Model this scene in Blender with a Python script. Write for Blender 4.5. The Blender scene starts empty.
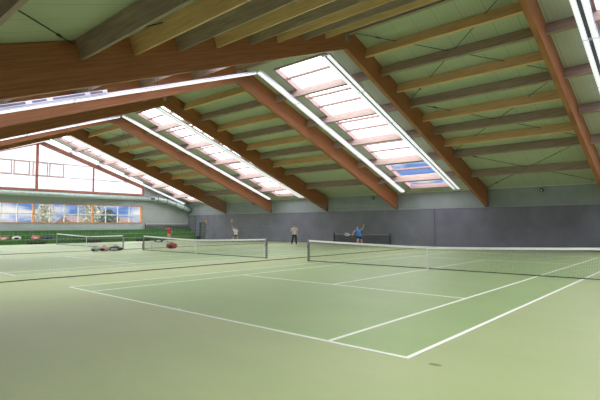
import bpy, math, random
from mathutils import Vector, Matrix, Euler

S = bpy.context.scene
COL = S.collection
random.seed(7)

# ------------------------------------------------------------------ camera
yaw, pitch, roll = -0.7238, 0.0547, -0.0023
fw = Vector((math.cos(pitch)*math.sin(yaw), math.cos(pitch)*math.cos(yaw), math.sin(pitch)))
rr = Vector((math.cos(yaw), -math.sin(yaw), 0)); uu = rr.cross(fw)
r2 = rr*math.cos(roll) + uu*math.sin(roll); u2 = -rr*math.sin(roll) + uu*math.cos(roll)
cd = bpy.data.cameras.new('camera'); cam = bpy.data.objects.new('camera', cd); COL.objects.link(cam)
M = Matrix((( r2.x, u2.x, -fw.x), (r2.y, u2.y, -fw.y), (r2.z, u2.z, -fw.z))).to_4x4()
M.translation = Vector((8.5977, -17.6039, 1.8069))
cam.matrix_world = M
cd.sensor_width = 36; cd.lens = 458.99/600*36; cd.clip_end = 600; cd.clip_start = .02
S.camera = cam

# ------------------------------------------------------------------ sky, exposure
w = bpy.data.worlds.new('sky'); S.world = w; w.use_nodes = True
nt = w.node_tree; nt.nodes.clear()
def N(nt, t, **k):
    n = nt.nodes.new(t)
    for a, b in k.items(): setattr(n, a, b)
    return n
tc = N(nt, 'ShaderNodeTexCoord'); sx = N(nt, 'ShaderNodeSeparateXYZ'); nt.links.new(tc.outputs['Generated'], sx.inputs[0])
ramp = N(nt, 'ShaderNodeMapRange', interpolation_type='SMOOTHSTEP'); 
az = N(nt, 'ShaderNodeMapRange', interpolation_type='SMOOTHSTEP'); nt.links.new(sx.outputs['X'], az.inputs['Value'])
az.inputs['From Min'].default_value = -.60; az.inputs['From Max'].default_value = -.50; az.inputs['To Min'].default_value = .085; az.inputs['To Max'].default_value = 0
sm = N(nt, 'ShaderNodeMath', operation='ADD'); nt.links.new(sx.outputs['Z'], sm.inputs[0]); nt.links.new(az.outputs[0], sm.inputs[1])
nt.links.new(sm.outputs[0], ramp.inputs['Value'])
ramp.inputs['From Min'].default_value = .125; ramp.inputs['From Max'].default_value = .165
noi = N(nt, 'ShaderNodeTexNoise'); noi.inputs['Scale'].default_value = 9; noi.inputs['Detail'].default_value = 5
mp = N(nt, 'ShaderNodeMapping'); mp.inputs['Scale'].default_value = (1, 1, 3.2); nt.links.new(tc.outputs['Generated'], mp.inputs[0]); nt.links.new(mp.outputs[0], noi.inputs['Vector'])
cl = N(nt, 'ShaderNodeMapRange', interpolation_type='SMOOTHSTEP'); nt.links.new(noi.outputs[0], cl.inputs['Value'])
cl.inputs['From Min'].default_value = .45; cl.inputs['From Max'].default_value = .60
mx = N(nt, 'ShaderNodeMixRGB'); nt.links.new(cl.outputs[0], mx.inputs[0])
mx.inputs[1].default_value = (.28, .62, 1.45, 1); mx.inputs[2].default_value = (2.2, 2.15, 2.1, 1)
SKY = 13.0
mx2 = N(nt, 'ShaderNodeMixRGB'); nt.links.new(ramp.outputs[0], mx2.inputs[0]); nt.links.new(mx.outputs[0], mx2.inputs[1])
mx2.inputs[2].default_value = (SKY*.97, SKY*.97, SKY*1.0, 1)
bg = N(nt, 'ShaderNodeBackground'); nt.links.new(mx2.outputs[0], bg.inputs[0]); bg.inputs[1].default_value = 1
wo = N(nt, 'ShaderNodeOutputWorld'); nt.links.new(bg.outputs[0], wo.inputs[0])
S.view_settings.view_transform = 'Standard'; S.view_settings.look = 'None'
S.view_settings.gamma = 1; S.view_settings.use_curve_mapping = False
S.view_settings.exposure = -1.0

# ------------------------------------------------------------------ materials
def mat(name, col, rough=.6, metal=0, noise=None, bump=0, emit=None, spec=.5):
    m = bpy.data.materials.new(name); m.use_nodes = True; t = m.node_tree
    b = t.nodes['Principled BSDF']
    b.inputs['Base Color'].default_value = (*col, 1); b.inputs['Roughness'].default_value = rough
    b.inputs['Metallic'].default_value = metal; b.inputs['Specular IOR Level'].default_value = spec
    if noise:
        sc, amt = noise[0], noise[1]
        c = N(t, 'ShaderNodeTexCoord'); n = N(t, 'ShaderNodeTexNoise'); n.inputs['Scale'].default_value = sc; n.inputs['Detail'].default_value = 6
        mpp = N(t, 'ShaderNodeMapping'); mpp.inputs['Scale'].default_value = noise[2] if len(noise) > 2 else (1, 1, 1)
        t.links.new(c.outputs['Object'], mpp.inputs[0]); t.links.new(mpp.outputs[0], n.inputs['Vector'])
        r = N(t, 'ShaderNodeMixRGB'); r.inputs[1].default_value = (*[x*(1-amt) for x in col], 1); r.inputs[2].default_value = (*[min(1, x*(1+amt)) for x in col], 1)
        mr = N(t, 'ShaderNodeMapRange'); mr.inputs['From Min'].default_value = .3; mr.inputs['From Max'].default_value = .7
        t.links.new(n.outputs[0], mr.inputs['Value']); t.links.new(mr.outputs[0], r.inputs[0]); t.links.new(r.outputs[0], b.inputs['Base Color'])
        if bump:
            bp = N(t, 'ShaderNodeBump'); bp.inputs['Strength'].default_value = bump; bp.inputs['Distance'].default_value = .02
            t.links.new(n.outputs[0], bp.inputs['Height']); t.links.new(bp.outputs[0], b.inputs['Normal'])
    if emit:
        b.inputs['Emission Color'].default_value = (*emit[0], 1); b.inputs['Emission Strength'].default_value = emit[1]
    return m

RZ, SL = 11.377, .3644      # ridge height of the ceiling, slope
BZ, BS = 10.22, .379        # underside line of the rafters
YW = 18.58                  # eave walls
XG, XE = -43.34, 11.65      # gables
FR = [3.79-7.855*k for k in range(0, 6)]   # inner frames
def cz(y): return RZ - SL*abs(y)
def bz(y): return BZ - BS*abs(y)

def glulam(name, c1, c2, seam):
    # laminations run along the rafter: lines of constant (z + slope*|y|)
    m = bpy.data.materials.new(name); m.use_nodes = True; t = m.node_tree; b = t.nodes['Principled BSDF']
    c = N(t, 'ShaderNodeTexCoord'); s = N(t, 'ShaderNodeSeparateXYZ'); t.links.new(c.outputs['Object'], s.inputs[0])
    ab = N(t, 'ShaderNodeMath', operation='ABSOLUTE'); t.links.new(s.outputs['Y'], ab.inputs[0])
    ml = N(t, 'ShaderNodeMath', operation='MULTIPLY_ADD'); t.links.new(ab.outputs[0], ml.inputs[0]); ml.inputs[1].default_value = .37; t.links.new(s.outputs['Z'], ml.inputs[2])
    cmb = N(t, 'ShaderNodeCombineXYZ'); t.links.new(s.outputs['X'], cmb.inputs[0]); t.links.new(s.outputs['Y'], cmb.inputs[1]); t.links.new(ml.outputs[0], cmb.inputs[2])
    mpp = N(t, 'ShaderNodeMapping'); mpp.inputs['Scale'].default_value = (4, .7, 14); t.links.new(cmb.outputs[0], mpp.inputs[0])
    n = N(t, 'ShaderNodeTexNoise'); n.inputs['Scale'].default_value = 1.2; n.inputs['Detail'].default_value = 7; t.links.new(mpp.outputs[0], n.inputs['Vector'])
    mr = N(t, 'ShaderNodeMapRange'); mr.inputs['From Min'].default_value = .3; mr.inputs['From Max'].default_value = .7; t.links.new(n.outputs[0], mr.inputs['Value'])
    r = N(t, 'ShaderNodeMixRGB'); r.inputs[1].default_value = (*c1, 1); r.inputs[2].default_value = (*c2, 1); t.links.new(mr.outputs[0], r.inputs[0])
    dv = N(t, 'ShaderNodeMath', operation='DIVIDE'); t.links.new(ml.outputs[0], dv.inputs[0]); dv.inputs[1].default_value = .13
    fr = N(t, 'ShaderNodeMath', operation='FRACT'); t.links.new(dv.outputs[0], fr.inputs[0])
    lt = N(t, 'ShaderNodeMath', operation='LESS_THAN'); t.links.new(fr.outputs[0], lt.inputs[0]); lt.inputs[1].default_value = .08
    k = N(t, 'ShaderNodeMath', operation='MULTIPLY'); t.links.new(lt.outputs[0], k.inputs[0]); k.inputs[1].default_value = seam
    r3 = N(t, 'ShaderNodeMixRGB'); t.links.new(k.outputs[0], r3.inputs[0]); t.links.new(r.outputs[0], r3.inputs[1]); r3.inputs[2].default_value = (*[x*.45 for x in c1], 1)
    t.links.new(r3.outputs[0], b.inputs['Base Color']); b.inputs['Roughness'].default_value = .5
    return m

def glass(name, tint=(1, 1, 1), gloss=.06):
    m = bpy.data.materials.new(name); m.use_nodes = True; t = m.node_tree; t.nodes.clear()
    a = N(t, 'ShaderNodeBsdfTransparent'); a.inputs[0].default_value = (*tint, 1)
    g = N(t, 'ShaderNodeBsdfGlossy'); g.inputs['Roughness'].default_value = .05
    x = N(t, 'ShaderNodeMixShader'); x.inputs[0].default_value = gloss
    o = N(t, 'ShaderNodeOutputMaterial'); t.links.new(a.outputs[0], x.inputs[1]); t.links.new(g.outputs[0], x.inputs[2]); t.links.new(x.outputs[0], o.inputs[0])
    return m
def opal(name, col, clear=.25):
    m = bpy.data.materials.new(name); m.use_nodes = True; t = m.node_tree; t.nodes.clear()
    a = N(t, 'ShaderNodeBsdfTransparent'); a.inputs[0].default_value = (*col, 1)
    g = N(t, 'ShaderNodeBsdfTranslucent'); g.inputs[0].default_value = (*col, 1)
    x = N(t, 'ShaderNodeMixShader'); x.inputs[0].default_value = 1-clear
    o = N(t, 'ShaderNodeOutputMaterial'); t.links.new(a.outputs[0], x.inputs[1]); t.links.new(g.outputs[0], x.inputs[2]); t.links.new(x.outputs[0], o.inputs[0])
    return m

m_rafter = glulam('glulam', (.34, .115, .05), (.47, .185, .08), .35)
m_pur_grey = mat('weathered_purlin', (.40, .29, .265), .6, noise=(2, .22, (.6, 8, 8)))
m_pur_tan = mat('tan_purlin', (.80, .50, .28), .6, noise=(2, .15, (.6, 8, 8)))
m_redwood = mat('reddish_wood', (.42, .17, .12), .55, noise=(3, .2))
m_gbar = mat('glazing_bar_pale', (.42, .27, .27), .5)
m_curb = mat('skylight_curb', (.34, .22, .21), .55)
m_orange = mat('orange_wood', (.72, .34, .12), .5, noise=(3, .2))
m_white = mat('white_frame', (.82, .83, .83), .4)
m_steel = mat('galvanised_steel', (.45, .47, .48), .4, .7)
m_dsteel = mat('dark_steel', (.03, .035, .04), .5, .3)
m_line = mat('line_white', (.93, .94, .92), .7)
m_net = mat('net_thread', (.03, .04, .035), .8)
m_band = mat('net_band_white', (.93, .94, .97), .6)
m_postg = mat('post_grey', (.26, .27, .31), .4, .3)
m_hem = mat('curtain_hem', (.06, .085, .07), .8)
m_thread = mat('curtain_thread', (.5, .55, .48), .8)
m_housing = mat('lamp_housing', (.58, .57, .74), .45)
m_slot = mat('lamp_slot', (.12, .11, .18), .6)
m_tube = mat('lamp_diffuser', (.9, .9, .95), .4, emit=((.93, .94, 1), 1.5))
m_duct = mat('air_duct', (.50, .60, .58), .4, .1, noise=(3, .12))
m_ductdark = mat('air_duct_rib', (.10, .13, .13), .5, .3)
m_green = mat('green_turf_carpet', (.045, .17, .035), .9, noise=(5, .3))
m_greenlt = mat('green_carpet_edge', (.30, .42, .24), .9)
m_black = mat('black_plastic', (.015, .016, .02), .5)
m_glass = glass('clear_glass'); m_opal = opal('opal_glazing', (.62, .62, .65), .12)
m_leafy = mat('autumn_leaves', (.26, .26, .20), .8, noise=(2, .4))
m_leafg = mat('green_leaves', (.035, .06, .05), .8, noise=(2, .4))
m_bark = mat('bark', (.12, .09, .06), .9, noise=(8, .3))
m_out = mat('outside_ground', (.22, .24, .20), .9, noise=(.2, .2))
m_plaster = mat('plaster', (.16, .16, .16), .8, noise=(.5, .08))
m_rooft = mat('roof_tiles', (.06, .03, .025), .8, noise=(3, .25))

# floor carpets with brushed streaks
def carpet(name, c1, c2):
    m = bpy.data.materials.new(name); m.use_nodes = True; t = m.node_tree; b = t.nodes['Principled BSDF']
    c = N(t, 'ShaderNodeTexCoord')
    n = N(t, 'ShaderNodeTexNoise'); n.inputs['Scale'].default_value = .55; n.inputs['Detail'].default_value = 8; n.inputs['Roughness'].default_value = .65
    mpp = N(t, 'ShaderNodeMapping'); mpp.inputs['Scale'].default_value = (.5, 1.3, 1); t.links.new(c.outputs['Object'], mpp.inputs[0]); t.links.new(mpp.outputs[0], n.inputs['Vector'])
    mr = N(t, 'ShaderNodeMapRange'); mr.inputs['From Min'].default_value = .3; mr.inputs['From Max'].default_value = .72; t.links.new(n.outputs[0], mr.inputs['Value'])
    r = N(t, 'ShaderNodeMixRGB'); r.inputs[1].default_value = (*c1, 1); r.inputs[2].default_value = (*c2, 1); t.links.new(mr.outputs[0], r.inputs[0])
    f = N(t, 'ShaderNodeTexNoise'); f.inputs['Scale'].default_value = 90; f.inputs['Detail'].default_value = 2; t.links.new(c.outputs['Object'], f.inputs['Vector'])
    r4 = N(t, 'ShaderNodeMixRGB', blend_type='OVERLAY'); r4.inputs[0].default_value = .18; t.links.new(r.outputs[0], r4.inputs[1]); t.links.new(f.outputs[0], r4.inputs[2])
    t.links.new(r4.outputs[0], b.inputs['Base Color']); b.inputs['Roughness'].default_value = .5; b.inputs['Specular IOR Level'].default_value = .5
    b.inputs['Sheen Weight'].default_value = .25; b.inputs['Sheen Roughness'].default_value = .5
    bp = N(t, 'ShaderNodeBump'); bp.inputs['Strength'].default_value = .25; bp.inputs['Distance'].default_value = .004
    t.links.new(f.outputs[0], bp.inputs['Height']); t.links.new(bp.outputs[0], b.inputs['Normal'])
    return m
m_floor = carpet('outer_carpet', (.345, .43, .175), (.405, .48, .215))
m_court = carpet('court_carpet', (.265, .405, .13), (.315, .45, .165))

# ribbed sheets: ribs spaced along one object axis
def ribbed(name, c1, c2, axis, pitch_, width, strength, seam=None, stain=.1):
    m = bpy.data.materials.new(name); m.use_nodes = True; t = m.node_tree; b = t.nodes['Principled BSDF']
    c = N(t, 'ShaderNodeTexCoord'); s = N(t, 'ShaderNodeSeparateXYZ'); t.links.new(c.outputs['Object'], s.inputs[0])
    def line(p, wd):
        d = N(t, 'ShaderNodeMath', operation='DIVIDE'); t.links.new(s.outputs[axis], d.inputs[0]); d.inputs[1].default_value = p
        f = N(t, 'ShaderNodeMath', operation='FRACT'); t.links.new(d.outputs[0], f.inputs[0])
        l = N(t, 'ShaderNodeMath', operation='LESS_THAN'); t.links.new(f.outputs[0], l.inputs[0]); l.inputs[1].default_value = wd
        return l
    n = N(t, 'ShaderNodeTexNoise'); n.inputs['Scale'].default_value = .8; n.inputs['Detail'].default_value = 8; t.links.new(c.outputs['Object'], n.inputs['Vector'])
    mr = N(t, 'ShaderNodeMapRange'); mr.inputs['From Min'].default_value = .3; mr.inputs['From Max'].default_value = .7; t.links.new(n.outputs[0], mr.inputs['Value'])
    r = N(t, 'ShaderNodeMixRGB'); r.inputs[1].default_value = (*c1, 1); r.inputs[2].default_value = (*[x*(1-stain) for x in c1], 1); t.links.new(mr.outputs[0], r.inputs[0])
    l = line(pitch_, width); k = N(t, 'ShaderNodeMath', operation='MULTIPLY'); t.links.new(l.outputs[0], k.inputs[0]); k.inputs[1].default_value = strength
    r3 = N(t, 'ShaderNodeMixRGB'); t.links.new(k.outputs[0], r3.inputs[0]); t.links.new(r.outputs[0], r3.inputs[1]); r3.inputs[2].default_value = (*c2, 1)
    out = r3
    if seam:
        l2 = line(seam[0], seam[1]); k2 = N(t, 'ShaderNodeMath', operation='MULTIPLY'); t.links.new(l2.outputs[0], k2.inputs[0]); k2.inputs[1].default_value = seam[2]
        r5 = N(t, 'ShaderNodeMixRGB'); t.links.new(k2.outputs[0], r5.inputs[0]); t.links.new(r3.outputs[0], r5.inputs[1]); r5.inputs[2].default_value = (*[x*.4 for x in c2], 1)
        out = r5
    t.links.new(out.outputs[0], b.inputs['Base Color']); b.inputs['Roughness'].default_value = .55
    return m
m_ceil = ribbed('roof_sheet', (.54, .575, .47), (.45, .48, .385), 'X', .20, .22, .4, seam=(1.0, .02, .6), stain=.06)
m_wallup = ribbed('wall_cladding', (.31, .35, .385), (.22, .26, .29), 'X', .98, .03, .45, stain=.15)
m_walllo = ribbed('wall_boarding', (.19, .19, .265), (.12, .12, .17), 'X', 1.22, .015, .5, stain=.28)
m_gabup = ribbed('gable_cladding', (.38, .42, .43), (.26, .3, .31), 'Y', .98, .02, .4, stain=.12)

# ------------------------------------------------------------------ mesh helpers
class MB:
    def __init__(s): s.v = []; s.f = []
    def quadbox(s, P):
        """8 points: bottom loop 0-3, top loop 4-7"""
        n = len(s.v); s.v += [tuple(p) for p in P]
        s.f += [tuple(n+i for i in q) for q in ((3,2,1,0),(4,5,6,7),(0,1,5,4),(1,2,6,5),(2,3,7,6),(3,0,4,7))]
        return s
    def box(s, x0, x1, y0, y1, z0, z1):
        return s.quadbox([(x0,y0,z0),(x1,y0,z0),(x1,y1,z0),(x0,y1,z0),(x0,y0,z1),(x1,y0,z1),(x1,y1,z1),(x0,y1,z1)])
    def bar(s, a, b, wd, dp, up=(0,0,1), side=None):
        """rectangular bar from a to b: wd across, dp along up"""
        a = Vector(a); b = Vector(b); d = (b-a).normalized()
        sd = d.cross(Vector(up)).normalized() if side is None else Vector(side)
        u = sd.cross(d).normalized(); sd = sd*wd/2; u = u*dp/2
        return s.quadbox([a-sd-u, a+sd-u, b+sd-u, b-sd-u, a-sd+u, a+sd+u, b+sd+u, b-sd+u])
    def tube(s, pts, r, n=8, cap=True):
        pts = [Vector(p) for p in pts]; rs = r if isinstance(r, (list, tuple)) else [r]*len(pts)
        base = len(s.v); prev = None
        for i, p in enumerate(pts):
            d = (pts[min(i+1, len(pts)-1)] - pts[max(i-1, 0)]).normalized()
            if prev is None:
                h = Vector((0,0,1)) if abs(d.z) < .9 else Vector((1,0,0)); a = d.cross(h).normalized()
            else: a = (prev - d*prev.dot(d)).normalized()
            prev = a; b = d.cross(a)
            for k in range(n):
                t = 2*math.pi*k/n; s.v.append(tuple(p + a*math.cos(t)*rs[i] + b*math.sin(t)*rs[i]))
        for i in range(len(pts)-1):
            for k in range(n):
                q = base+i*n; s.f.append((q+k, q+(k+1)%n, q+n+(k+1)%n, q+n+k))
        if cap:
            s.f.append(tuple(base+k for k in range(n))[::-1]); s.f.append(tuple(base+(len(pts)-1)*n+k for k in range(n)))
        return s
    def ell(s, c, r, nu=12, nv=8, rot=None, fn=None):
        base = len(s.v); c = Vector(c)
        for j in range(1, nv):
            ph = math.pi*j/nv
            for i in range(nu):
                th = 2*math.pi*i/nu; p = Vector((math.sin(ph)*math.cos(th)*r[0], math.sin(ph)*math.sin(th)*r[1], math.cos(ph)*r[2]))
                if fn: p = fn(p)
                if rot: p = rot @ p
                s.v.append(tuple(c+p))
        top = Vector((0,0,r[2])); bot = Vector((0,0,-r[2]))
        if fn: top = fn(top); bot = fn(bot)
        if rot: top = rot @ top; bot = rot @ bot
        s.v.append(tuple(c+top)); s.v.append(tuple(c+bot)); T = len(s.v)-2; B = T+1
        for j in range(nv-2):
            for i in range(nu): q = base+j*nu; s.f.append((q+i, q+nu+i, q+nu+(i+1)%nu, q+(i+1)%nu))
        for i in range(nu): s.f.append((T, base+i, base+(i+1)%nu)); q = base+(nv-2)*nu; s.f.append((B, q+(i+1)%nu, q+i))
        return s
    def build(s, name, m, parent=None, smooth=False, bevel=0):
        me = bpy.data.meshes.new(name); me.from_pydata(s.v, [], s.f); me.update()
        o = bpy.data.objects.new(name, me); COL.objects.link(o); me.materials.append(m)
        if smooth: me.polygons.foreach_set('use_smooth', [True]*len(me.polygons))
        if parent is not None: o.parent = parent
        if bevel:
            bv = o.modifiers.new('bevel', 'BEVEL'); bv.width = bevel; bv.segments = 2; bv.limit_method = 'ANGLE'
        return o
def empty(name, loc, rz=0):
    o = bpy.data.objects.new(name, None); COL.objects.link(o); o.location = loc; o.rotation_euler = (0, 0, rz); o.empty_display_size = .1
    return o
def tag(o, label, cat, group=None, kind=None):
    o['label'] = label; o['category'] = cat
    if group: o['group'] = group
    if kind: o['kind'] = kind
    return o
def struct(o, label=None):
    o['kind'] = 'structure'
    if label: o['label'] = label
    return o

# ------------------------------------------------------------------ floor, courts
fl = struct(MB().box(XG, XE, -YW, YW, -.25, 0).build('floor', m_floor), 'pale olive green carpet floor of the tennis hall')
CX = [0, -15.8, -31.6]
cwhere = ['nearest to the viewer', 'between the two dividing nets', 'farthest, beside the green steps']
for k, cx in enumerate(CX):
    cs = MB().box(cx-5.5, cx+5.5, -11.9, 11.9, 0, .003).build('court_surface', m_court, fl)
    L = MB(); z0, z1 = .003, .006; h = .036
    def ln(x0, x1, y0, y1): L.box(cx+x0, cx+x1, y0, y1, z0, z1)
    for x in (-5.485, 5.485): ln(x-h, x+h, -11.885-h, 11.885+h)
    for sy in (-1, 1): ln(-5.485+h, 5.485-h, sy*11.885-.045, sy*11.885+.045) if False else ln(-5.485+h, 5.485-h, sy*11.885-h, sy*11.885+h)
    for x in (-4.115, 4.115): ln(x-h, x+h, -11.885+h, 11.885-h)
    for sy in (-1, 1): ln(-4.115+h, 4.115-h, sy*6.4-h, sy*6.4+h)
    ln(-h, h, -6.4+h, 6.4-h)
    for sy in (-1, 1): ln(-h, h, sy*11.885-(h if sy < 0 else .13+0)*1+(0 if sy > 0 else 2*h), sy*11.885+(.1 if sy < 0 else -h))
    L.build('court_lines', m_line, cs)
st = MB(); st.ell((5.9, -11.92, .001), (.09, .05, .002), 14, 4); st.build('floor_stain', mat('brown_smudge', (.27, .28, .13), .9), fl)
struct(MB().box(-400, XG-.3, -200, 300, -.35, -.25).build('floor', m_out), 'pale ground outside beyond the window wall').name = 'floor_outside'

# ------------------------------------------------------------------ walls
T = .3
def slab(name, m, *b): return struct(MB().box(*b).build(name, m))
slab('wall_back', m_wallup, XG, XE, YW, YW+T, 3.18, cz(YW)+.05)['label'] = 'upper blue-grey cladding of the long wall under the eaves'
lo = MB()
DX0, DX1, DH = -40.75, -39.5, 2.18
lo.box(XG, DX0, YW-.06, YW+T, -.25, 3.18); lo.box(DX1, -8.36, YW-.06, YW+T, -.25, 3.18); lo.box(-8.32, XE, YW-.06, YW+T, -.25, 3.18)
lo.box(DX0, DX1, YW-.06, YW+T, DH, 3.18); lo.box(-8.36, -8.32, YW-.02, YW+T, -.25, 3.18)
struct(lo.build('wall_back_lower', m_walllo), 'grey boarded lower part of the long wall')
struct(MB().box(XG, XE, YW-.1, YW-.06, 3.15, 3.2).build('trim_1', mat('ledge', (.36, .38, .42), .6)), 'thin rail along the top of the grey boarding')
struct(MB().box(XG, XE, YW-.12, YW-.0, cz(YW)-.05, cz(YW)-.01).build('trim_2', m_white), 'thin pale strip where the ceiling meets the long wall')
slab('wall_front', m_wallup, XG, XE, -YW-T, -YW, -.25, cz(YW)+.05)
# solid gable behind the viewer's right
def gable_poly(x0, x1, y0, y1, zb, m, name):
    ys = sorted({y0, y1} | ({0} if y0 < 0 < y1 else set()))
    g = MB()
    for a, b in zip(ys[:-1], ys[1:]):
        g.quadbox([(x0,a,zb),(x1,a,zb),(x1,b,zb),(x0,b,zb),(x0,a,cz(a)+.05),(x1,a,cz(a)+.05),(x1,b,cz(b)+.05),(x0,b,cz(b)+.05)])
    return struct(g.build(name, m))
gable_poly(XE, XE+T, -YW-T, YW+T, -.25, m_gabup, 'wall_right')
# glazed gable at the far end
YG = 11.9
WZ0, WZ1, SZ = 2.12, 4.14, 5.55
gm = MB()
gm.box(XG-T, XG, -YW, YG, -.25, WZ0)
struct(gm.build('wall_left_lower', mat('window_parapet', (.50, .53, .58), .7, noise=(1, .08))), 'pale grey parapet under the window band')
slab('wall_left_upper', m_gabup, XG-T, XG, -YW, YG, WZ1, SZ-.12)
gable_poly(XG-T, XG, YG, YW, -.25, m_gabup, 'wall_left_corner')
gable_poly(XG-T, XG, -YW, -14.2, SZ-.12, m_gabup, 'wall_left_side')
struct(MB().box(XG-.2, XG+.22, -YW, YG+.05, SZ-.12, SZ+.1).build('trim_3', m_redwood), 'reddish timber sill beam under the gable glazing')
# lower windows
posts = [-11.9-6, -11.9, -6.1, -.3, 5.8, 11.82]
posts = [-17.9, -12.05, -6.15, -.3, 5.8, 11.75]
for i in range(5):
    y0, y1 = posts[i]+.07, posts[i+1]-.07
    e = struct(empty(f'window_{i+1}', (XG-.15, (y0+y1)/2, WZ0)), None)
    loc = lambda o: setattr(o, 'location', (-(XG-.15), -(y0+y1)/2, -WZ0)) or o
    f = MB(); X0, X1 = XG-.2, XG-.08
    f.box(X0, X1, y0, y1, WZ0, WZ0+.05); f.box(X0, X1, y0, y1, WZ1-.05, WZ1)
    f.box(X0, X1, y0, y0+.05, WZ0+.05, WZ1-.05); f.box(X0, X1, y1-.05, y1, WZ0+.05, WZ1-.05)
    loc(f.build('orange_surround', m_orange, e))
    g = MB(); zz = (WZ0+WZ1)/2 - .08
    for k in range(1, 4):
        yy = y0+(y1-y0)*k/4; g.box(X0+.02, X1-.02, yy-.05, yy+.05, WZ0+.05, WZ1-.05)
    ys = [y0+.05]+[y0+(y1-y0)*k/4 for k in (1,2,3)]+[y1-.05]
    for k in range(4):
        a = ys[k]+(.05 if k else 0); b = ys[k+1]-(.05 if k < 3 else 0)
        g.box(X0+.02, X1-.02, a, b, zz-.05, zz+.05)
    loc(g.build('window_bars', m_white, e))
    loc(MB().box(XG-.146, XG-.142, y0+.05, y1-.05, WZ0+.05, WZ1-.05).build('pane', m_glass, e))
pm = MB()
for p in posts: pm.box(XG-.25, XG+.06, p-.07, p+.07, WZ0, WZ1)
struct(pm.build('trim_4', m_orange), 'orange timber posts between the windows')
struct(MB().box(XG-.28, XG+.05, -YW, YG, WZ0-.03, WZ0).box(XG-.28, XG+.05, -YW, YG, WZ1, WZ1+.03).build('trim_5', m_orange), 'orange timber rails above and below the windows')
struct(MB().box(XG-T, XG, -YW, -18.04, WZ0, WZ1).build('wall_left_end', m_gabup)) 
# gable glazing
gz = MB()
for a, b in ((-14.2, 0), (0, YG)):
    gz.quadbox([(XG-.16,a,SZ+.1),(XG-.15,a,SZ+.1),(XG-.15,b,SZ+.1),(XG-.16,b,SZ+.1),(XG-.16,a,cz(a)),(XG-.15,a,cz(a)),(XG-.15,b,cz(b)),(XG-.16,b,cz(b))])
wg = empty('window_6', (XG-.15, 0, SZ)); struct(wg, 'tall opal glazing filling the gable')
def rel(o, e): o.location = -Vector(e.location); return o
rel(gz.build('glazing', m_opal, wg), wg)
mm = MB()
for y, wd in ((-12.05, .14), (-6.15, .14), (-.1, .26), (5.8, .16)): mm.box(XG-.14, XG-.02, y-wd/2, y+wd/2, SZ+.1, cz(y)-.6)
rel(mm.build('mullion', m_redwood, wg), wg)
mm = MB()
for z, r in ((7.0, .025), (8.45, .025)):
    ym = (RZ-z-.5)/SL; mm.box(XG-.12, XG-.07, -min(14.2, ym), min(YG, ym), z-.05, z+.05)
rel(mm.build('transom', mat('transom_grey', (.6, .56, .56), .6), wg), wg)
# opening lights in the gable glazing
for k in range(4):
    y0 = -3.9 + 1.62*k - (0 if k < 2 else -.12); y1 = y0+1.5
    m_ = MB(); X0, X1 = XG-.1, XG-.03
    m_.box(X0, X1, y0, y1, 6.98, 7.12).box(X0, X1, y0, y1, 8.33, 8.47).box(X0, X1, y0, y0+.12, 7.12, 8.33).box(X0, X1, y1-.12, y1, 7.12, 8.33)
    rel(m_.build('opening_light', mat('opening_light_frame', (.62, .44, .42), .5), wg), wg)
wp = MB().box(XG-.1, XG+.12, YG-.1, YG+.1, SZ+.1, cz(YG)-.3).build('trim_6', m_redwood); struct(wp, 'reddish post at the edge of the gable glazing')

# door in the long wall
d = struct(empty('door_1', ((DX0+DX1)/2, YW, 0)))
rel(MB().box(DX0, DX0+.07, YW-.08, YW+.1, 0, DH).box(DX1-.07, DX1, YW-.08, YW+.1, 0, DH).box(DX0+.07, DX1-.07, YW-.08, YW+.1, DH-.07, DH).build('door_frame', m_dsteel, d), d)
rel(MB().box(DX0+.07, DX1-.07, YW+.02, YW+.08, 0.01, DH-.07).build('door_leaf', mat('door_grey', (.10, .12, .13), .5), d), d)
rel(MB().bar((DX1-.2, YW-.03, 1.05), (DX1-.36, YW-.03, 1.05), .03, .03).tube([(DX1-.2, YW-.03, 1.05), (DX1-.2, YW+.02, 1.05)], .015).build('door_handle', m_steel, d), d)
t_ = tag(MB().box(-42.1, -41.55, YW-.14, YW-.062, .9, 3.1).build('wall_panel', mat('dark_panel', (.13, .14, .16), .6), None, bevel=.01), 'narrow dark grey upright panel on the long wall just left of the door', 'panel')
t_ = tag(MB().box(-39.40, -39.25, YW-.13, YW-.062, 2.05, 2.5).build('door_closer_box', m_orange, None, bevel=.01), 'small tan box on the wall at the top right corner of the dark door', 'box')

# ------------------------------------------------------------------ roof
TH = .22
SKY0, SKY1 = 1.2, 17.75
bays = [(XG, FR[5]), (FR[5], FR[4]), (FR[4], FR[3]), (FR[3], FR[2]), (FR[2], FR[1]), (FR[1], FR[0]), (FR[0], XE)]
skyb = {0, 2, 4, 6}
def roofslab(g, x0, x1, ya, yb, side, off=0, th=TH):
    a, b = side*ya, side*yb
    g.quadbox([(x0,a,cz(ya)+off),(x1,a,cz(ya)+off),(x1,b,cz(yb)+off),(x0,b,cz(yb)+off),(x0,a,cz(ya)+off+th),(x1,a,cz(ya)+off+th),(x1,b,cz(yb)+off+th),(x0,b,cz(yb)+off+th)])
NEAR_SKY = True
for side, nm in ((1, 'ceiling_far_slope'), (-1, 'ceiling_near_slope')):
    g = MB()
    for i, (x0, x1) in enumerate(bays):
        if i in skyb and (side == 1 or NEAR_SKY):
            s0, s1 = x0+1.85, x1-2.1
            if i == 0: s0 = x0+1.6
            roofslab(g, x0, s0, 0, YW+T, side); roofslab(g, s1, x1, 0, YW+T, side)
            roofslab(g, s0, s1, 0, SKY0, side); roofslab(g, s0, s1, SKY1, YW+T, side)
        else: roofslab(g, x0, x1, 0, YW+T, side)
    struct(g.build(nm, m_ceil), 'pale green-grey ribbed roof sheeting')
wn = 7
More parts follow.
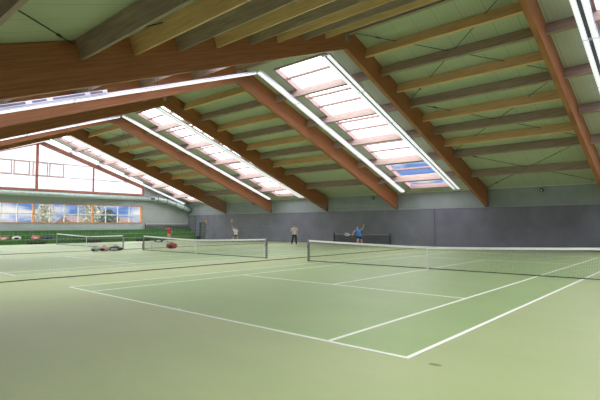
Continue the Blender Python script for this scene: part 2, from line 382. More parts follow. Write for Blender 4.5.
for side in (1, -1):
    if side == -1 and not NEAR_SKY: continue
    for i in sorted(skyb):
        x0, x1 = bays[i]; s0, s1 = x0+1.85, x1-2.1
        if i == 0: s0 = x0+1.6
        e = struct(empty(f'window_{wn}', ((s0+s1)/2, 0, cz(0)))); wn += 1
        g = MB()
        roofslab(g, s0-.02, s0+.06, SKY0, SKY1, side, -.06, .34); roofslab(g, s1-.06, s1+.02, SKY0, SKY1, side, -.06, .34)
        roofslab(g, s0+.06, s1-.06, SKY0-.02, SKY0+.06, side, -.06, .34); roofslab(g, s0+.06, s1-.06, SKY1-.06, SKY1+.02, side, -.06, .34)
        rel(g.build('skylight_frame', m_curb, e), e)
        g = MB(); y = SKY0
        kk = 0
        ybars = []
        for a, b in zip([.25, 3.3, 6.36, 9.42, 12.48, 15.54], [3.3, 6.36, 9.42, 12.48, 15.54, 18.6]):
            ybars += [a+(b-a)/3, a+2*(b-a)/3]
        for yb in ybars:
            if SKY0+.2 < yb < SKY1-.2: roofslab(g, s0+.06, s1-.06, yb-.045, yb+.045, side, .0, .12)
        rel(g.build('glazing_bar', m_gbar, e), e)
        g = MB(); roofslab(g, s0+.06, s1-.06, SKY0+.06, SKY1-.06, side, .13, .01)
        rel(g.build('pane', m_glass, e), e)

# ------------------------------------------------------------------ timber frames
RW = .24
fdesc = ['nearest frame, rising at the right edge of the picture', 'large frame whose dark near half crosses the top left', 'second frame beyond the large one, left of the nearest skylight',
         'third frame beyond, right of the middle skylight', 'fourth frame beyond, left of the middle skylight', 'farthest free frame, beside the gable skylight']
for k, X in enumerate(FR):
    e = empty('timber_frame', (X, 0, 0)); tag(e, 'orange-brown laminated roof frame: ' + fdesc[k], 'roof frame', 'laminated timber roof frames')
    for side in (1, -1):
        g = MB(); P = []
        yt = YW-.07
        a = [(0, bz(0)), (side*yt, bz(yt)), (side*yt, cz(yt)-.012), (0, cz(0)-.012)]
        g.quadbox([(-RW/2, *a[0]), (RW/2, *a[0]), (RW/2, *a[1]), (-RW/2, *a[1]), (-RW/2, *a[3]), (RW/2, *a[3]), (RW/2, *a[2]), (-RW/2, *a[2])])
        if side < 0: g.f = [q[::-1] for q in g.f]
        last = g.build('rafter', m_rafter, e, bevel=.012)
        sh = MB().box(-RW/2-.012, RW/2+.012, side*(yt-.10) if side > 0 else side*(yt+.0), side*(yt+.0) if side > 0 else side*(yt-.10), bz(yt)-.01, bz(yt)+.34)
        sh.build('steel_shoe', m_dsteel, last)
    for sx in (-1, 1):
        MB().box(min(sx*RW/2, sx*(RW/2+.01)), max(sx*RW/2, sx*(RW/2+.01)), -.12, .12, bz(0)+.35, bz(0)+.75).build('ridge_plate', m_steel, e)
    continue
    pl = MB().box(-RW/2-.01, -RW/2, -.12, .12, bz(0)+.35, bz(0)+.75).box(RW/2, RW/2+.01, -.12, .12, bz(0)+.35, bz(0)+.75)
    pl.build('ridge_plate', m_steel, e)
# slim rafter on the glazed gable
e = empty('timber_frame', (XG+.12, 0, 0)); tag(e, 'slim reddish gable rafter pair framing the opal glazing at the far end', 'roof frame', 'laminated timber roof frames')
for side in (1, -1):
    g = MB(); yt = YG if side > 0 else 14.2
    a = [(0, cz(0)-1.08), (side*yt, cz(yt)-.80), (side*yt, cz(yt)-.36), (0, cz(0)-.60)]
    g.quadbox([(-.08, *a[0]), (.06, *a[0]), (.06, *a[1]), (-.08, *a[1]), (-.08, *a[3]), (.06, *a[3]), (.06, *a[2]), (-.08, *a[2])])
    if side < 0: g.f = [q[::-1] for q in g.f]
    g.build('rafter', m_redwood, e)

# ------------------------------------------------------------------ purlins
ordn = ['lowest', 'second lowest', 'third lowest', 'fourth lowest', 'fifth lowest', 'sixth lowest', 'seventh lowest', 'eighth lowest', 'ninth lowest', 'tenth lowest']
bdesc = ['the gable bay', 'the closed bay beyond the middle skylight', 'the middle skylight bay', 'the closed bay before the middle skylight',
         'the nearest skylight bay', 'the large closed bay at right', 'the bay at the right edge']
main_y = [.25, 3.3, 6.36, 9.42, 12.48, 15.45]; tan_y = [1.78, 4.85, 7.9, 10.95]
ca = math.atan(SL)
for side in (1, -1):
    for i, (x0, x1) in enumerate(bays):
        a = x0 + (RW/2 if i > 0 else .0); b = x1 - (RW/2 if i < 6 else 0)
        lst = [(y, 0) for y in main_y] + ([(y, 1) for y in tan_y] if i not in skyb else [])
        lst.sort(reverse=True)
        for n, (y, tn) in enumerate(lst):
            g = MB(); dp = .53 if y > 1 else .36; wd = .15 if not tn else .13
            # centre line below the sheeting, perpendicular to the slope
            nrm = Vector((0, side*math.sin(ca), math.cos(ca)))
            c = Vector((0, side*y, cz(y))) - nrm*(dp/2+.004)
            L_ = (b-a)
            pa, pb = Vector((-L_/2, 0, 0)), Vector((L_/2, 0, 0))
            g.bar(pa, pb, wd, dp, up=nrm)
            o = g.build('roof_purlin', m_pur_tan if tn else m_pur_grey, bevel=.006)
            o.location = (a+L_/2, c.y, c.z)
            tag(o, f"{'tan' if tn else 'grey-brown'} purlin, {ordn[n]} on {'far' if side > 0 else 'near'} slope of {bdesc[i]}", 'roof purlin',
                f"purlins on the {'far' if side > 0 else 'near'} slope of {bdesc[i]}")

# bracing rods
rn = ['upper', 'middle', 'lower']
for side in (1, -1):
    for i in (1, 5):
        x0, x1 = bays[i][0]+RW/2+.04, bays[i][1]-RW/2-.04
        for k, (ya, yb) in enumerate(((.4, 6.2), (6.5, 12.3), (12.6, 18.2))):
            e = empty('bracing_cross', ((x0+x1)/2, side*(ya+yb)/2, cz((ya+yb)/2)))
            tag(e, f"{rn[k]} steel bracing cross on {'far' if side > 0 else 'near'} slope of {bdesc[i]}", 'bracing', 'steel bracing crosses under the roof')
            for p, q, dz in (((x0, ya), (x1, yb), .13), ((x0, yb), (x1, ya), .10)):
                A = Vector((p[0], side*p[1], cz(p[1])-dz)); B = Vector((q[0], side*q[1], cz(q[1])-dz))
                rod = rel(MB().tube([A, B], .016, 6).build('tie_rod', m_dsteel, e), e)
                c = A.lerp(B, .13); dd = (B-A).normalized()
                MB().tube([c-dd*.13, c+dd*.13], .035, 6).build('turnbuckle', m_dsteel, rod)

# ------------------------------------------------------------------ strip lights
def strip(x, y0, y1, side, off, label, style):
    """luminaire row following the slope"""
    e = empty('strip_light', (x, side*(y0+y1)/2, cz((y0+y1)/2)-off)); tag(e, label, 'light', 'long strip lights under the roof')
    def P(y, dx=0, dz=0): return Vector((x+dx, side*y, cz(y)-off+dz))
    nrm = Vector((0, side*math.sin(ca), math.cos(ca)))
    W_ = .34 if style == 'single' else .56
    n = 5
    ln_ = (y1-y0)/n
    rel(MB().bar(P(y0), P(y1), W_, .09, up=nrm, side=(1,0,0)).build('housing', m_housing, e), e)
    # side cheeks and bottom diffusers
    if style == 'single': offs = [(0, .26)]
    else: offs = [(-.17, .17), (.17, .17)]
    for k in range(n):
        for dx, wd in offs:
            a = y0+k*ln_+.06; b = y0+(k+1)*ln_-.06
            A = P(a, dx)-nrm*.075; B = P(b, dx)-nrm*.075
            rel(MB().bar(A, B, wd, .06, up=nrm, side=(1,0,0)).build('diffuser', m_tube, e), e)
        if style == 'double':
            A = P(y0+k*ln_+.1)-nrm*.055; B = P(y0+(k+1)*ln_-.1)-nrm*.055
            rel(MB().bar(A, B, .13, .02, up=nrm, side=(1,0,0)).build('louvre', m_slot, e), e)
    # deeper slotted cheek on the part nearest the eaves
    if side < 0 and style == 'single':
        rel(MB().bar(P(8.7)+nrm*.115, P(y1)+nrm*.115, W_+.06, .14, up=nrm, side=(1,0,0)).build('slotted_cover', m_housing, e), e)
        yy = 8.9
        while yy < y1-1.4:
            for L__ in (.5, 1.2):
                A = P(yy, W_/2+.034)+nrm*.12; B = P(yy+L__, W_/2+.034)+nrm*.12
                rel(MB().bar(A, B, .008, .075, up=nrm, side=(1,0,0)).build('cheek_slot', m_slot, e), e)
                yy += L__+.22
    for k in range(5):
        y = [3.3, 6.36, 9.42, 12.48, 15.4][k]
        if y0 < y < y1:
            for dx in (-W_/2+.04, W_/2-.04): rel(MB().tube([P(y, dx, .04), P(y, dx, off-.30)], .008, 6).build('hanger', m_dsteel, e), e)
LO = .74
bl = {0: 'in the gable skylight bay', 2: 'beside the middle skylight', 4: 'beside the nearest skylight', 6: 'in the skylight bay at the right edge'}
for i in (0, 2, 4, 6):
    x0, x1 = bays[i]
    for side in (1, -1):
        sd = 'far' if side > 0 else 'near'
        if i != 6: strip(x0+(1.72 if i else 1.9), .12, 16.6, side, LO if side > 0 else LO+.14, f'white strip light row on its left-hand side {bl[i]}, {sd} slope', 'single')
        strip(x1-1.55 if i != 6 else x0+1.6, .45, 16.6, side, LO, f'twin-tube strip light row {"on the right-hand side " if i != 6 else ""}{bl[i]}, {sd} slope', 'double')

# ------------------------------------------------------------------ tennis nets
def thread(g, a, b, r):
    a = Vector(a); b = Vector(b); d = (b-a).normalized(); h = Vector((0,0,1)) if abs(d.z) < .9 else Vector((1,0,0))
    u = d.cross(h).normalized()*r; v = d.cross(u).normalized()*r; n = len(g.v)
    o = [u, -u*.5+v*.87, -u*.5-v*.87]
    g.v += [tuple(a+q) for q in o]+[tuple(b+q) for q in o]
    g.f += [(n, n+1, n+4, n+3), (n+1, n+2, n+5, n+4), (n+2, n, n+3, n+5)]
def tennis_net(cx, label):
    e = empty('tennis_net', (cx, 0, 0)); tag(e, label, 'tennis net', 'full-size court nets')
    hw = 6.4
    top = lambda x: .914+.156*(abs(x)/hw)**1.3
    zb = .03
    g = MB(); n = 284; r = .0019
    for k in range(1, n): x = -hw+.05+(2*hw-.1)*k/n; thread(g, (x, 0, zb), (x, 0, top(x)-.05), r)
    rows = 21
    for j in range(rows):
        xs = [-hw+.05, -3.2, 0, 3.2, hw-.05]
        for a, b in zip(xs[:-1], xs[1:]): thread(g, (a, 0, zb+(top(a)-.05-zb)*j/rows), (b, 0, zb+(top(b)-.05-zb)*j/rows), r)
    # doubled top rows
    for j in range(1, 6):
        for a, b in zip(xs[:-1], xs[1:]): thread(g, (a, .012, top(a)-.05-.022*j), (b, .012, top(b)-.05-.022*j), r)
    g.build('net_mesh', m_net, e)
    g = MB(); xs = [-hw+.03+(2*hw-.06)*k/24 for k in range(25)]
    for a, b in zip(xs[:-1], xs[1:]): g.quadbox([(a,-.018,top(a)-.085),(b,-.018,top(b)-.085),(b,.018,top(b)-.085),(a,.018,top(a)-.085),(a,-.012,top(a)),(b,-.012,top(b)),(b,.012,top(b)),(a,.012,top(a))])
    g.build('headband', m_band, e)
    g = MB(); g.box(-hw+.05, hw-.05, -.008, .008, .015, .045); g.build('bottom_hem', m_hem, e)
    MB().box(-.03, .03, -.02, .02, 0.006, .93).build('centre_strap', mat('strap_white', (.8, .81, .84), .7), e)
    for sx in (-1, 1):
        MB().box(sx*hw-.045, sx*hw+.045, -.045, .045, 0, 1.09).build('net_post', m_postg, e, bevel=.008)
        MB().tube([(sx*hw, -.045, .72), (sx*hw, -.10, .72)], .03).build('winder', m_dsteel, e)
tennis_net(0, 'tennis net with bright white band crossing the nearest court')
tennis_net(-15.8, 'tennis net of the middle court, with the grey post at its right end')
tennis_net(-31.6, 'farthest tennis net, in front of the green steps')

# netting dividers between courts
for x, lab in ((-8.1, 'fine see-through dividing netting with dark hem between nearest and middle courts'), (-24.1, 'fine see-through dividing netting with pale hem between middle and farthest courts')):
    e = empty('divider_netting', (x, 0, 0)); tag(e, lab, 'divider net', 'netting dividers between courts')
    g = MB(); pts = [(.03*math.sin(k*.9)+.02*math.sin(k*2.3), -17.9+k*.5, .035) for k in range(72)]
    g.tube(pts, .017, 6); g.build('weighted_hem', m_hem, e, smooth=True)
    g = MB(); H = 3.1
    for k in range(0, 298): y = -17.9+35.6*k/297; thread(g, (0, y, .04), (0, y, H), .0011)
    for j in range(1, 26): thread(g, (0, -17.9, H*j/26), (0, 17.7, H*j/26), .0011)
    g.build('netting', m_thread, e)
    MB().tube([(0, -18.5, H), (0, 18.45, H)], .0035, 6).build('carrying_cable', m_dsteel, e)

m_pnet = mat('practice_net_thread', (.10, .10, .14), .8)
# low nets along walls
def low_net(a, b, h, label, m, pw=.05, z0=0, banner=False):
    a = Vector(a); b = Vector(b); e = empty('low_net', ((a+b)/2)); tag(e, label, 'net')
    L_ = (b-a).length; ang = math.atan2((b-a).y, (b-a).x); e.rotation_euler.z = ang
    g = MB(); n = int(L_/.05)
    for k in range(n+1): x = -L_/2+L_*k/n; thread(g, (x, 0, .03), (x, 0, h-.03), .0085)
    for j in range(int(h/.05)): thread(g, (-L_/2, 0, .04+j*.05), (L_/2, 0, .04+j*.05), .0085)
    g.build('net_mesh', m, e)
    MB().box(-L_/2, L_/2, -.01, .01, h-.05, h).build('top_band', mat('band_grey', (.35, .34, .38), .7) if not banner else m_white, e)
    for sx in (-1, 1): MB().box(sx*L_/2-pw/2, sx*L_/2+pw/2, -pw/2, pw/2, 0, h+.06).build('net_post', m_dsteel, e, bevel=.006)
low_net((-18.6, 18.2, 0), (-12.4, 18.2, 0), .95, 'low dark practice net with black end post standing along the grey wall', m_pnet, .12)
low_net((-43.05, 12.1, 1.3), (-43.05, 18.2, 1.3), .72, 'dark net with white top edge standing on the top green step in the far corner', m_net, .05, banner=True)

# ------------------------------------------------------------------ green steps
e = empty('tiered_steps', (-42.1, 0, 0)); tag(e, 'three long green carpeted steps below the window wall', 'steps')
for k in range(3):
    xf = -40.9-.8*k; z = .44*(k+1); yend = 18.46
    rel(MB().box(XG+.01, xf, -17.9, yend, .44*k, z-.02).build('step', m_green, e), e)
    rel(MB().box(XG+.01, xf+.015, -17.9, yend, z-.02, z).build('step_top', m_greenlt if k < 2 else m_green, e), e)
for y, l in ((-1.0, 'leftmost'), (4.6, 'middle'), (10.3, 'rightmost')):
    b = MB().box(-.3, .3, -.72, .72, 0, .24).build('storage_box', m_black, None, bevel=.02); b.location = (-40.35, y, 0)
    MB().box(-.31, .31, -.73, .73, .241, .27).build('lid', m_black, b)
    tag(b, f'low black box on the floor before the green steps, {l} of three', 'box', 'low black boxes before the steps')
b = MB().box(-.25, .25, -.2, .2, 0, .42).build('litter_bin', m_black, None, bevel=.04); b.location = (-40.5, 18.15, 0)
tag(b, 'small black bin by the long wall at the right end of the green steps', 'bin'); MB().box(-.26, .26, -.21, .21, .421, .46).build('lid', m_black, b, bevel=.01)

# ------------------------------------------------------------------ air duct
e = empty('air_duct', (XG+.55, 12.5, 5)); tag(e, 'round pale metal air duct running along the gable and bending down at the corner', 'duct')
xd = XG+.42
rel(MB().tube([(xd, -18.2, 5.1), (xd, 12.6, 5.1)], .24, 16).build('straight_run', m_duct, e, smooth=True), e)
pts = [(xd, 12.6, 5.1), (xd+.1, 13.6, 5.08), (xd+.25, 14.8, 4.9), (xd+.35, 16.0, 4.55), (xd+.4, 17.2, 4.15), (xd+.4, 18.1, 3.85)]
rel(MB().tube(pts, [.24, .27, .28, .28, .28, .28], 16).build('bend', m_duct, e, smooth=True), e)
for k in range(1, 5):
    p = Vector(pts[k]); q = (Vector(pts[min(k+1, 5)])-Vector(pts[k-1])).normalized()
    rel(MB().tube([p-q*.04, p+q*.04], .31, 16).build('joint_ring', m_ductdark, e), e)
rel(MB().tube([(xd+.4, 18.1, 3.85), (xd+.4, 18.45, 3.75)], .31, 16).build('wall_collar', m_ductdark, e), e)
for y in (12.9, 13.7): rel(MB().box(xd+.2, xd+.31, y-.25, y+.25, 5.0, 5.2).build('outlet_grille', m_black, e), e)

# ------------------------------------------------------------------ small boxes under the eaves
for x, lab in ((-.15, 'small grey sensor box high on the long wall, right of the large frame'), (-14.3, 'small dark sensor box high on the long wall between two middle frames'), (-30.5, 'small greenish sensor box high on the long wall, far left bay')):
    b = MB().box(-.11, .11, -.24, -.06, -.12, .12).build('sensor_box', mat('sensor_grey', (.10, .11, .10), .5), None, bevel=.015)
    b.location = (x, YW, 4.27); tag(b, lab, 'sensor')
    MB().box(-.05, .05, -.06, 0, -.04, .04).build('wall_bracket', m_steel, b); MB().ell((0, -.25, -.02), (.05, .04, .05), 10, 6).build('lens', m_white, b)

# ------------------------------------------------------------------ benches and bags
def bench(loc, L_, rz, label):
    e = empty('bench', loc, rz); tag(e, label, 'bench', 'low players\' benches')
    for dx in (-.14, 0, .14): MB().box(-L_/2, L_/2, dx-.055, dx+.055, .42, .45).build('seat_slat', mat('bench_slat', (.5, .52, .5), .5), e, bevel=.006)
    for sx in (-1, 1):
        for sy in (-1, 1): MB().bar((sx*(L_/2-.25), sy*.17, 0), (sx*(L_/2-.25), sy*.15, .42), .035, .035, up=(0,1,0)).build('leg', m_steel, e)
        MB().box(sx*(L_/2-.25)-.02, sx*(L_/2-.25)+.02, -.16, .16, .385, .42).build('cross_bar', m_steel, e)
    return e
NETR = math.radians(49)
bench((-23.62, -.3, 0), 2.6, math.radians(85), 'low slatted bench left of the middle court net post, behind the black bag')
bench((-24.9, 3.1, 0), 2.0, math.radians(60), 'low slatted bench behind the middle court net with a dark bag on it')

def bag(loc, L_, W_, H_, rz, m1, m2, label, racket=False):
    e = empty('sports_bag', loc, rz); tag(e, label, 'bag')
    def fn(p):
        x = p.x/(L_/2)
        sq = lambda t, n: math.copysign(abs(t)**n, t)
        y = sq(p.y/(W_/2), .65)*W_/2*(1-.18*x*x); z = sq(p.z/(H_/2), .6)*H_/2
        if racket and x > 0: y *= 1-.45*x; z *= 1-.35*x
        z = z*(1-.12*x*x)+.012*math.sin(9*x)
        return Vector((sq(x, .75)*L_/2, y, z))
    g = MB().ell((0, 0, H_/2*1.0), (L_/2, W_/2, H_/2), 24, 14, fn=fn)
    zmin = min(v[2] for v in g.v); g.v = [(a, b, c-zmin) for a, b, c in g.v]
    bb = g.build('bag_body', m1, e, smooth=True)
    MB().ell((-.05*L_, -W_/2*.93, H_*.42), (L_*.26, .035, H_*.26), 14, 8).build('side_pocket', m2, bb, smooth=True)
    for sy in (-1, 1):
        pts = [(-L_*.2+L_*.4*t, sy*(W_*.22+.02*math.sin(math.pi*t)), H_*.93+.09*math.sin(math.pi*t)) for t in [k/10 for k in range(11)]]
        MB().tube(pts, .012, 6).build('handle', m_black, e, smooth=True)
    MB().tube([(-L_*.42+L_*.84*k/12, 0, H_*(1.0-.10*((k-6)/6)**2)) for k in range(13)], .007, 5).build('zip', m_black, bb)
    return e
c_grey = mat('bag_grey', (.35, .37, .42), .6, noise=(8, .2)); c_pink = mat('bag_pink', (.62, .38, .42), .6, noise=(8, .15)); c_blk = mat('bag_black', (.02, .02, .028), .6)
c_red = mat('bag_red', (.50, .05, .06), .55, noise=(8, .15)); c_wht = mat('bag_white', (.75, .76, .76), .6); c_navy = mat('bag_navy', (.03, .05, .12), .6); c_rw = mat('bag_coral', (.65, .16, .13), .6)
bag((-23.35, -3.0, 0), .62, .36, .30, .5, c_grey, c_blk, 'grey sports bag at the left of the bags lying by the middle court')
bag((-23.2, -2.45, 0), .75, .36, .34, .7, c_pink, c_blk, 'pale pink sports bag lying beside the black bag on the floor')
bag((-22.95, -1.72, 0), 1.05, .40, .30, .8, c_blk, c_grey, 'long black racket bag on the floor left of the middle court net post', True)
bag((-22.75, 2.72, 0), .85, .40, .42, .7, c_red, c_blk, 'red sports bag on the floor behind the middle court net')
bag((-24.9, 2.9, .45), .75, .30, .26, math.radians(60), c_navy, c_wht, 'dark bag with white pocket lying on the bench behind the middle net')
bag((-24.62, 3.6, .45), .42, .28, .18, math.radians(60), c_wht, c_pink, 'small white bag on the bench beside the dark bag')
bag((-41.3, -3.5, .44), .9, .38, .34, 1.5, c_rw, c_wht, 'red sports bag at far left on the lowest green step')
bag((-41.3, -2.45, .44), .8, .38, .36, 1.6, c_wht, c_blk, 'white sports bag with black pocket on the lowest green step')
bag((-41.3, -.75, .44), .8, .38, .40, 1.55, c_rw, c_wht, 'coral and white sports bag left of the navy one on the lowest green step')
bag((-41.3, .35, .44), 1.0, .38, .34, 1.6, c_navy, c_blk, 'navy sports bag on the lowest green step right of a coral bag')

# ------------------------------------------------------------------ people
m_skin = mat('skin', (.62, .36, .25), .55); m_hairb = mat('dark_hair', (.03, .02, .015), .7); m_hairl = mat('brown_hair', (.18, .10, .05), .7)
m_eye = mat('eye', (.03, .02, .02), .2); m_lip = mat('lip', (.5, .2, .17), .5); m_shoe = mat('white_shoe', (.8, .8, .8), .6); m_sole = mat('dark_shoe', (.03, .03, .03), .6)
def skinned(verts, edges, rad, name, m, parent, lv=2):
    me = bpy.data.meshes.new(name); me.from_pydata([tuple(v) for v in verts], edges, []); o = bpy.data.objects.new(name, me); COL.objects.link(o)
    sk = o.modifiers.new('skin', 'SKIN'); sk.use_smooth_shade = True
    for i, r in enumerate(rad):
        sv = me.skin_vertices[0].data[i]; sv.radius = r if isinstance(r, tuple) else (r, r); sv.use_root = (i == 0)
    sb = o.modifiers.new('sub', 'SUBSURF'); sb.levels = lv; sb.render_levels = lv
    dg = bpy.context.evaluated_depsgraph_get(); nm = bpy.data.meshes.new_from_object(o.evaluated_get(dg)); nm.name = name
    bpy.data.objects.remove(o); return nm
def person(loc, rz, J, top, legs_, hair, shoe, label, short_legs=True, sleeve=True):
    """J: joints in local metres, x right, y forward, z up"""
    e = empty('person', loc, rz); tag(e, label, 'person')
    V = {k: Vector(v) for k, v in J.items()}
    pel, chest, neck, head = V['pelvis'], V['chest'], V['neck'], V['head']
    keys = []; rad = []; ed = []; idx = {}
    def add(k, p, r): idx[k] = len(keys); keys.append(p); rad.append(r)
    waist = pel.lerp(chest, .5)
    add('pel', pel, (.155, .115)); add('waist', waist, (.135, .10)); add('chest', chest, (.165, .115)); add('neck', neck, .058); add('skull', neck.lerp(head, .5), .055)
    ed += [(0, 1), (1, 2), (2, 3), (3, 4)]
    for s in 'LR':
        add('sh'+s, V['sh'+s], .062); add('el'+s, V['el'+s], .042); add('wr'+s, V['wr'+s], .028); hd = V['wr'+s]+(V['wr'+s]-V['el'+s]).normalized()*.07; add('ha'+s, hd, (.038, .018))
        ed += [(idx['chest'], idx['sh'+s]), (idx['sh'+s], idx['el'+s]), (idx['el'+s], idx['wr'+s]), (idx['wr'+s], idx['ha'+s])]
        add('hp'+s, V['hp'+s], .092); add('kn'+s, V['kn'+s], .058); add('cf'+s, V['kn'+s].lerp(V['an'+s], .35), .056); add('an'+s, V['an'+s], .036)
        ed += [(0, idx['hp'+s]), (idx['hp'+s], idx['kn'+s]), (idx['kn'+s], idx['cf'+s]), (idx['cf'+s], idx['an'+s])]
    nm = skinned(keys, ed, rad, 'body', m_skin, e)
    skin = nm; g = MB(); g.v = [tuple(v.co) for v in nm.vertices]; g.f = [tuple(p.vertices) for p in nm.polygons]
    look = V.get('look', Vector((0, 1, 0))).normalized(); upv = (head-neck).normalized(); rt = look.cross(upv).normalized(); look = upv.cross(rt)
    Rm = Matrix((rt, look, upv)).transposed()
    def hf(p):
        y = p.y*(1.05 if p.y > 0 else 1.0); x = p.x*(1-.25*max(0, -p.z/.12)*.6)
        if p.z < -.03 and p.y > 0: y *= .95
        return Vector((x, y, p.z))
    g.ell(head, (.076, .096, .118), 20, 14, rot=Rm, fn=hf)
    g.ell(head+Rm@Vector((0, .103, -.01)), (.013, .022, .026), 8, 6, rot=Rm)           # nose
    for sx in (-1, 1): g.ell(head+Rm@Vector((sx*.078, -.005, -.005)), (.010, .02, .032), 8, 6, rot=Rm)
    for s in 'LR':   # hands: five fingers, curled
        a = V['el'+s]; b = V['wr'+s]; d = (b-a).normalized(); sd = d.cross(Vector((0, 0, 1)));
        if sd.length < .1: sd = d.cross(Vector((1, 0, 0)))
        sd.normalize(); nn = sd.cross(d); pm = b+d*.085
        for k in range(4):
            ll = [.066, .075, .070, .055][k]; p0 = pm+sd*(.030-.020*k); p1 = p0+d*ll*.45-nn*.008; p2 = p1+d*ll*.3-nn*.025; p3 = p2+d*ll*.08-nn*.03
            g.tube([p0-d*.02, p1, p2, p3], [.0105, .0095, .0085, .007], 6)
        p0 = b+d*.03+sd*.03; g.tube([p0, p0+sd*.025+d*.025-nn*.01, p0+sd*.03+d*.055-nn*.025], [.013, .011, .009], 6)
    body = g.build('body', m_skin, e, smooth=True)
    for sx in (-1, 1): MB().ell(head+Rm@Vector((sx*.032, .092, .012)), (.012, .010, .008), 8, 6, rot=Rm).build('eye', m_eye, e)
    MB().ell(head+Rm@Vector((0, .094, -.058)), (.024, .010, .008), 8, 6, rot=Rm).build('mouth', m_lip, e)
    hg = MB().ell(head+Rm@Vector((0, -.014, .022)), (.086, .100, .112), 20, 12, rot=Rm, fn=lambda p: Vector((p.x, p.y if p.y < .05 else .05+(p.y-.05)*.3+max(0, p.z-.05)*.4, max(p.z, -.06) if p.y < 0 else max(p.z, .035))))
    hg.build('hair', hair, e, smooth=True)
    # clothes: the body surface of the covered bones, pushed outwards
    bones = [(i, j) for i, j in ed]; names = {v: k for k, v in idx.items()}
    rr_ = [(r if isinstance(r, float) else (r[0]+r[1])/2) for r in rad]
    cls = []
    for v in skin.vertices:
        best = None
        for i, j in bones:
            A, B = keys[i], keys[j]; d_ = B-A; t_ = max(0, min(1, (v.co-A).dot(d_)/d_.length_squared)); q = (v.co-(A+d_*t_)).length/(rr_[i]*(1-t_)+rr_[j]*t_)
            if best is None or q < best[0]: best = (q, names[i]+'>'+names[j], t_)
        cls.append(best[1:])
    hem = pel.z-.05; low = min(V['hpL'].z, V['hpR'].z)
    def is_shirt(k):
        n_, t_ = cls[k]; co = skin.vertices[k].co
        if n_ in ('pel>waist', 'waist>chest'): return True
        if n_ == 'chest>neck': return t_ < .62
        if n_[:6] == 'chest>': return True
        if n_[:2] == 'sh': return t_ < (.58 if sleeve else .3)
        if n_[:4] == 'pel>' or n_[:2] == 'hp': return co.z > hem
        return False
    def is_bottom(k):
        n_, t_ = cls[k]; co = skin.vertices[k].co
        if n_[:6] == 'pel>hp': return True
        if n_ == 'pel>waist': return t_ < .75
        if n_[:2] == 'hp': return t_ < (.62 if short_legs else 2)
        if n_[:2] in ('kn', 'cf'): return not short_legs
        return False
    def cloth(fn, off, nme, m_):
        q_ = any if nme == 'shirt' else all
        fs = [tuple(p.vertices) for p in skin.polygons if q_(fn(k) for k in p.vertices)]
        use = sorted({k for f_ in fs for k in f_}); mp_ = {k: n for n, k in enumerate(use)}
        g_ = MB(); g_.v = [tuple(skin.vertices[k].co+skin.vertices[k].normal*off) for k in use]
        if nme == 'shirt': g_.v = [(a, b, max(c, hem)) for a, b, c in g_.v]
        g_.f = [tuple(mp_[k] for k in f_) for f_ in fs]
        o = g_.build(nme, m_, e, smooth=True); so = o.modifiers.new('thickness', 'SOLIDIFY'); so.thickness = .008; so.offset = 1
    cloth(is_shirt, .022, 'shirt', top)
    cloth(is_bottom, .014, 'shorts' if short_legs else 'trousers', legs_)
    for s in 'LR':
        an = V['an'+s]; ft = V.get('ft'+s, Vector((0, 1, 0))).normalized(); ang = math.atan2(-ft.x, ft.y); Rz = Matrix.Rotation(ang, 3, 'Z')
        g = MB().ell(an+Rz@Vector((0, .065, -.035)), (.050, .145, .052), 14, 8, rot=Rz, fn=lambda p: Vector((p.x, p.y, max(p.z, -.045)*(1 if p.y < 0 else 1-.4*max(0, p.y/.145)*(p.z > 0)))))
        g.build('shoe', shoe, e, smooth=True)
    return e
def racket(loc, direction, normal, label, col):
    d = Vector(direction).normalized(); n = Vector(normal); n = (n-d*n.dot(d)).normalized(); s = d.cross(n)
    e = empty('tennis_racket', loc); tag(e, label, 'racket')
    MB().tube([-d*.09, d*.11], .016, 8).build('grip', m_black, e)
    g = MB(); g.tube([d*.11, d*.20], .011, 8)
    for sg in (-1, 1): g.tube([d*.20, d*.27+s*sg*.045, d*.34+s*sg*.085], .009, 6)
    c = d*.46; pts = [c+d*.165*math.cos(t)+s*.125*math.sin(t) for t in [2*math.pi*k/28 for k in range(29)]]
    g.tube(pts, .012, 6, cap=False); g.build('racket_frame', col, e, smooth=True); rf = COL.objects[e.children[-1].name] if False else [o for o in e.children if o.name.startswith('racket_frame')][0]
    g = MB()
    for k in range(-7, 8):
        x = k*.0155; h = .165*math.sqrt(max(0, 1-(x/.125)**2)); thread(g, c+s*x-d*h, c+s*x+d*h, .0016)
    for k in range(-9, 10):
        y = k*.017; h = .125*math.sqrt(max(0, 1-(y/.165)**2)); thread(g, c+d*y-s*h, c+d*y+s*h, .0016)
    g.build('strings', m_white, rf)
    return e
def hand_world(e, J, s):
    el, wr = Vector(J['el'+s]), Vector(J['wr'+s]); p = wr+(wr-el).normalized()*.10
    return Matrix.Rotation(e.rotation_euler.z, 4, 'Z') @ p + Vector(e.location)
base = dict(pelvis=(0, 0, .95), chest=(0, 0, 1.30), neck=(0, .0, 1.49), head=(0, .02, 1.62),
            shL=(-.18, 0, 1.41), elL=(-.25, -.02, 1.13), wrL=(-.24, .10, .90), shR=(.18, 0, 1.41), elR=(.25, -.02, 1.13), wrR=(.24, .10, .90),
            hpL=(-.09, 0, .90), knL=(-.11, .03, .49), anL=(-.13, 0, .09), hpR=(.09, 0, .90), knR=(.11, .03, .49), anR=(.13, 0, .09))
c_shirtw = mat('white_shirt', (.85, .80, .82), .8); c_pinkw = mat('pale_pink_shirt', (.80, .66, .66), .8); c_blkc = mat('black_cloth', (.012, .012, .018), .85)
c_blue = mat('blue_shirt', (.02, .25, .80), .75); c_redc = mat('red_shirt', (.72, .03, .07), .75); c_or = mat('orange_shorts', (.75, .38, .25), .8); c_dnavy = mat('navy_shorts', (.015, .02, .07), .8)
def pose(**k): d = dict(base); d.update(k); return d
FACE_CAM = math.radians(180-49)   # rotation that turns +y towards the viewer
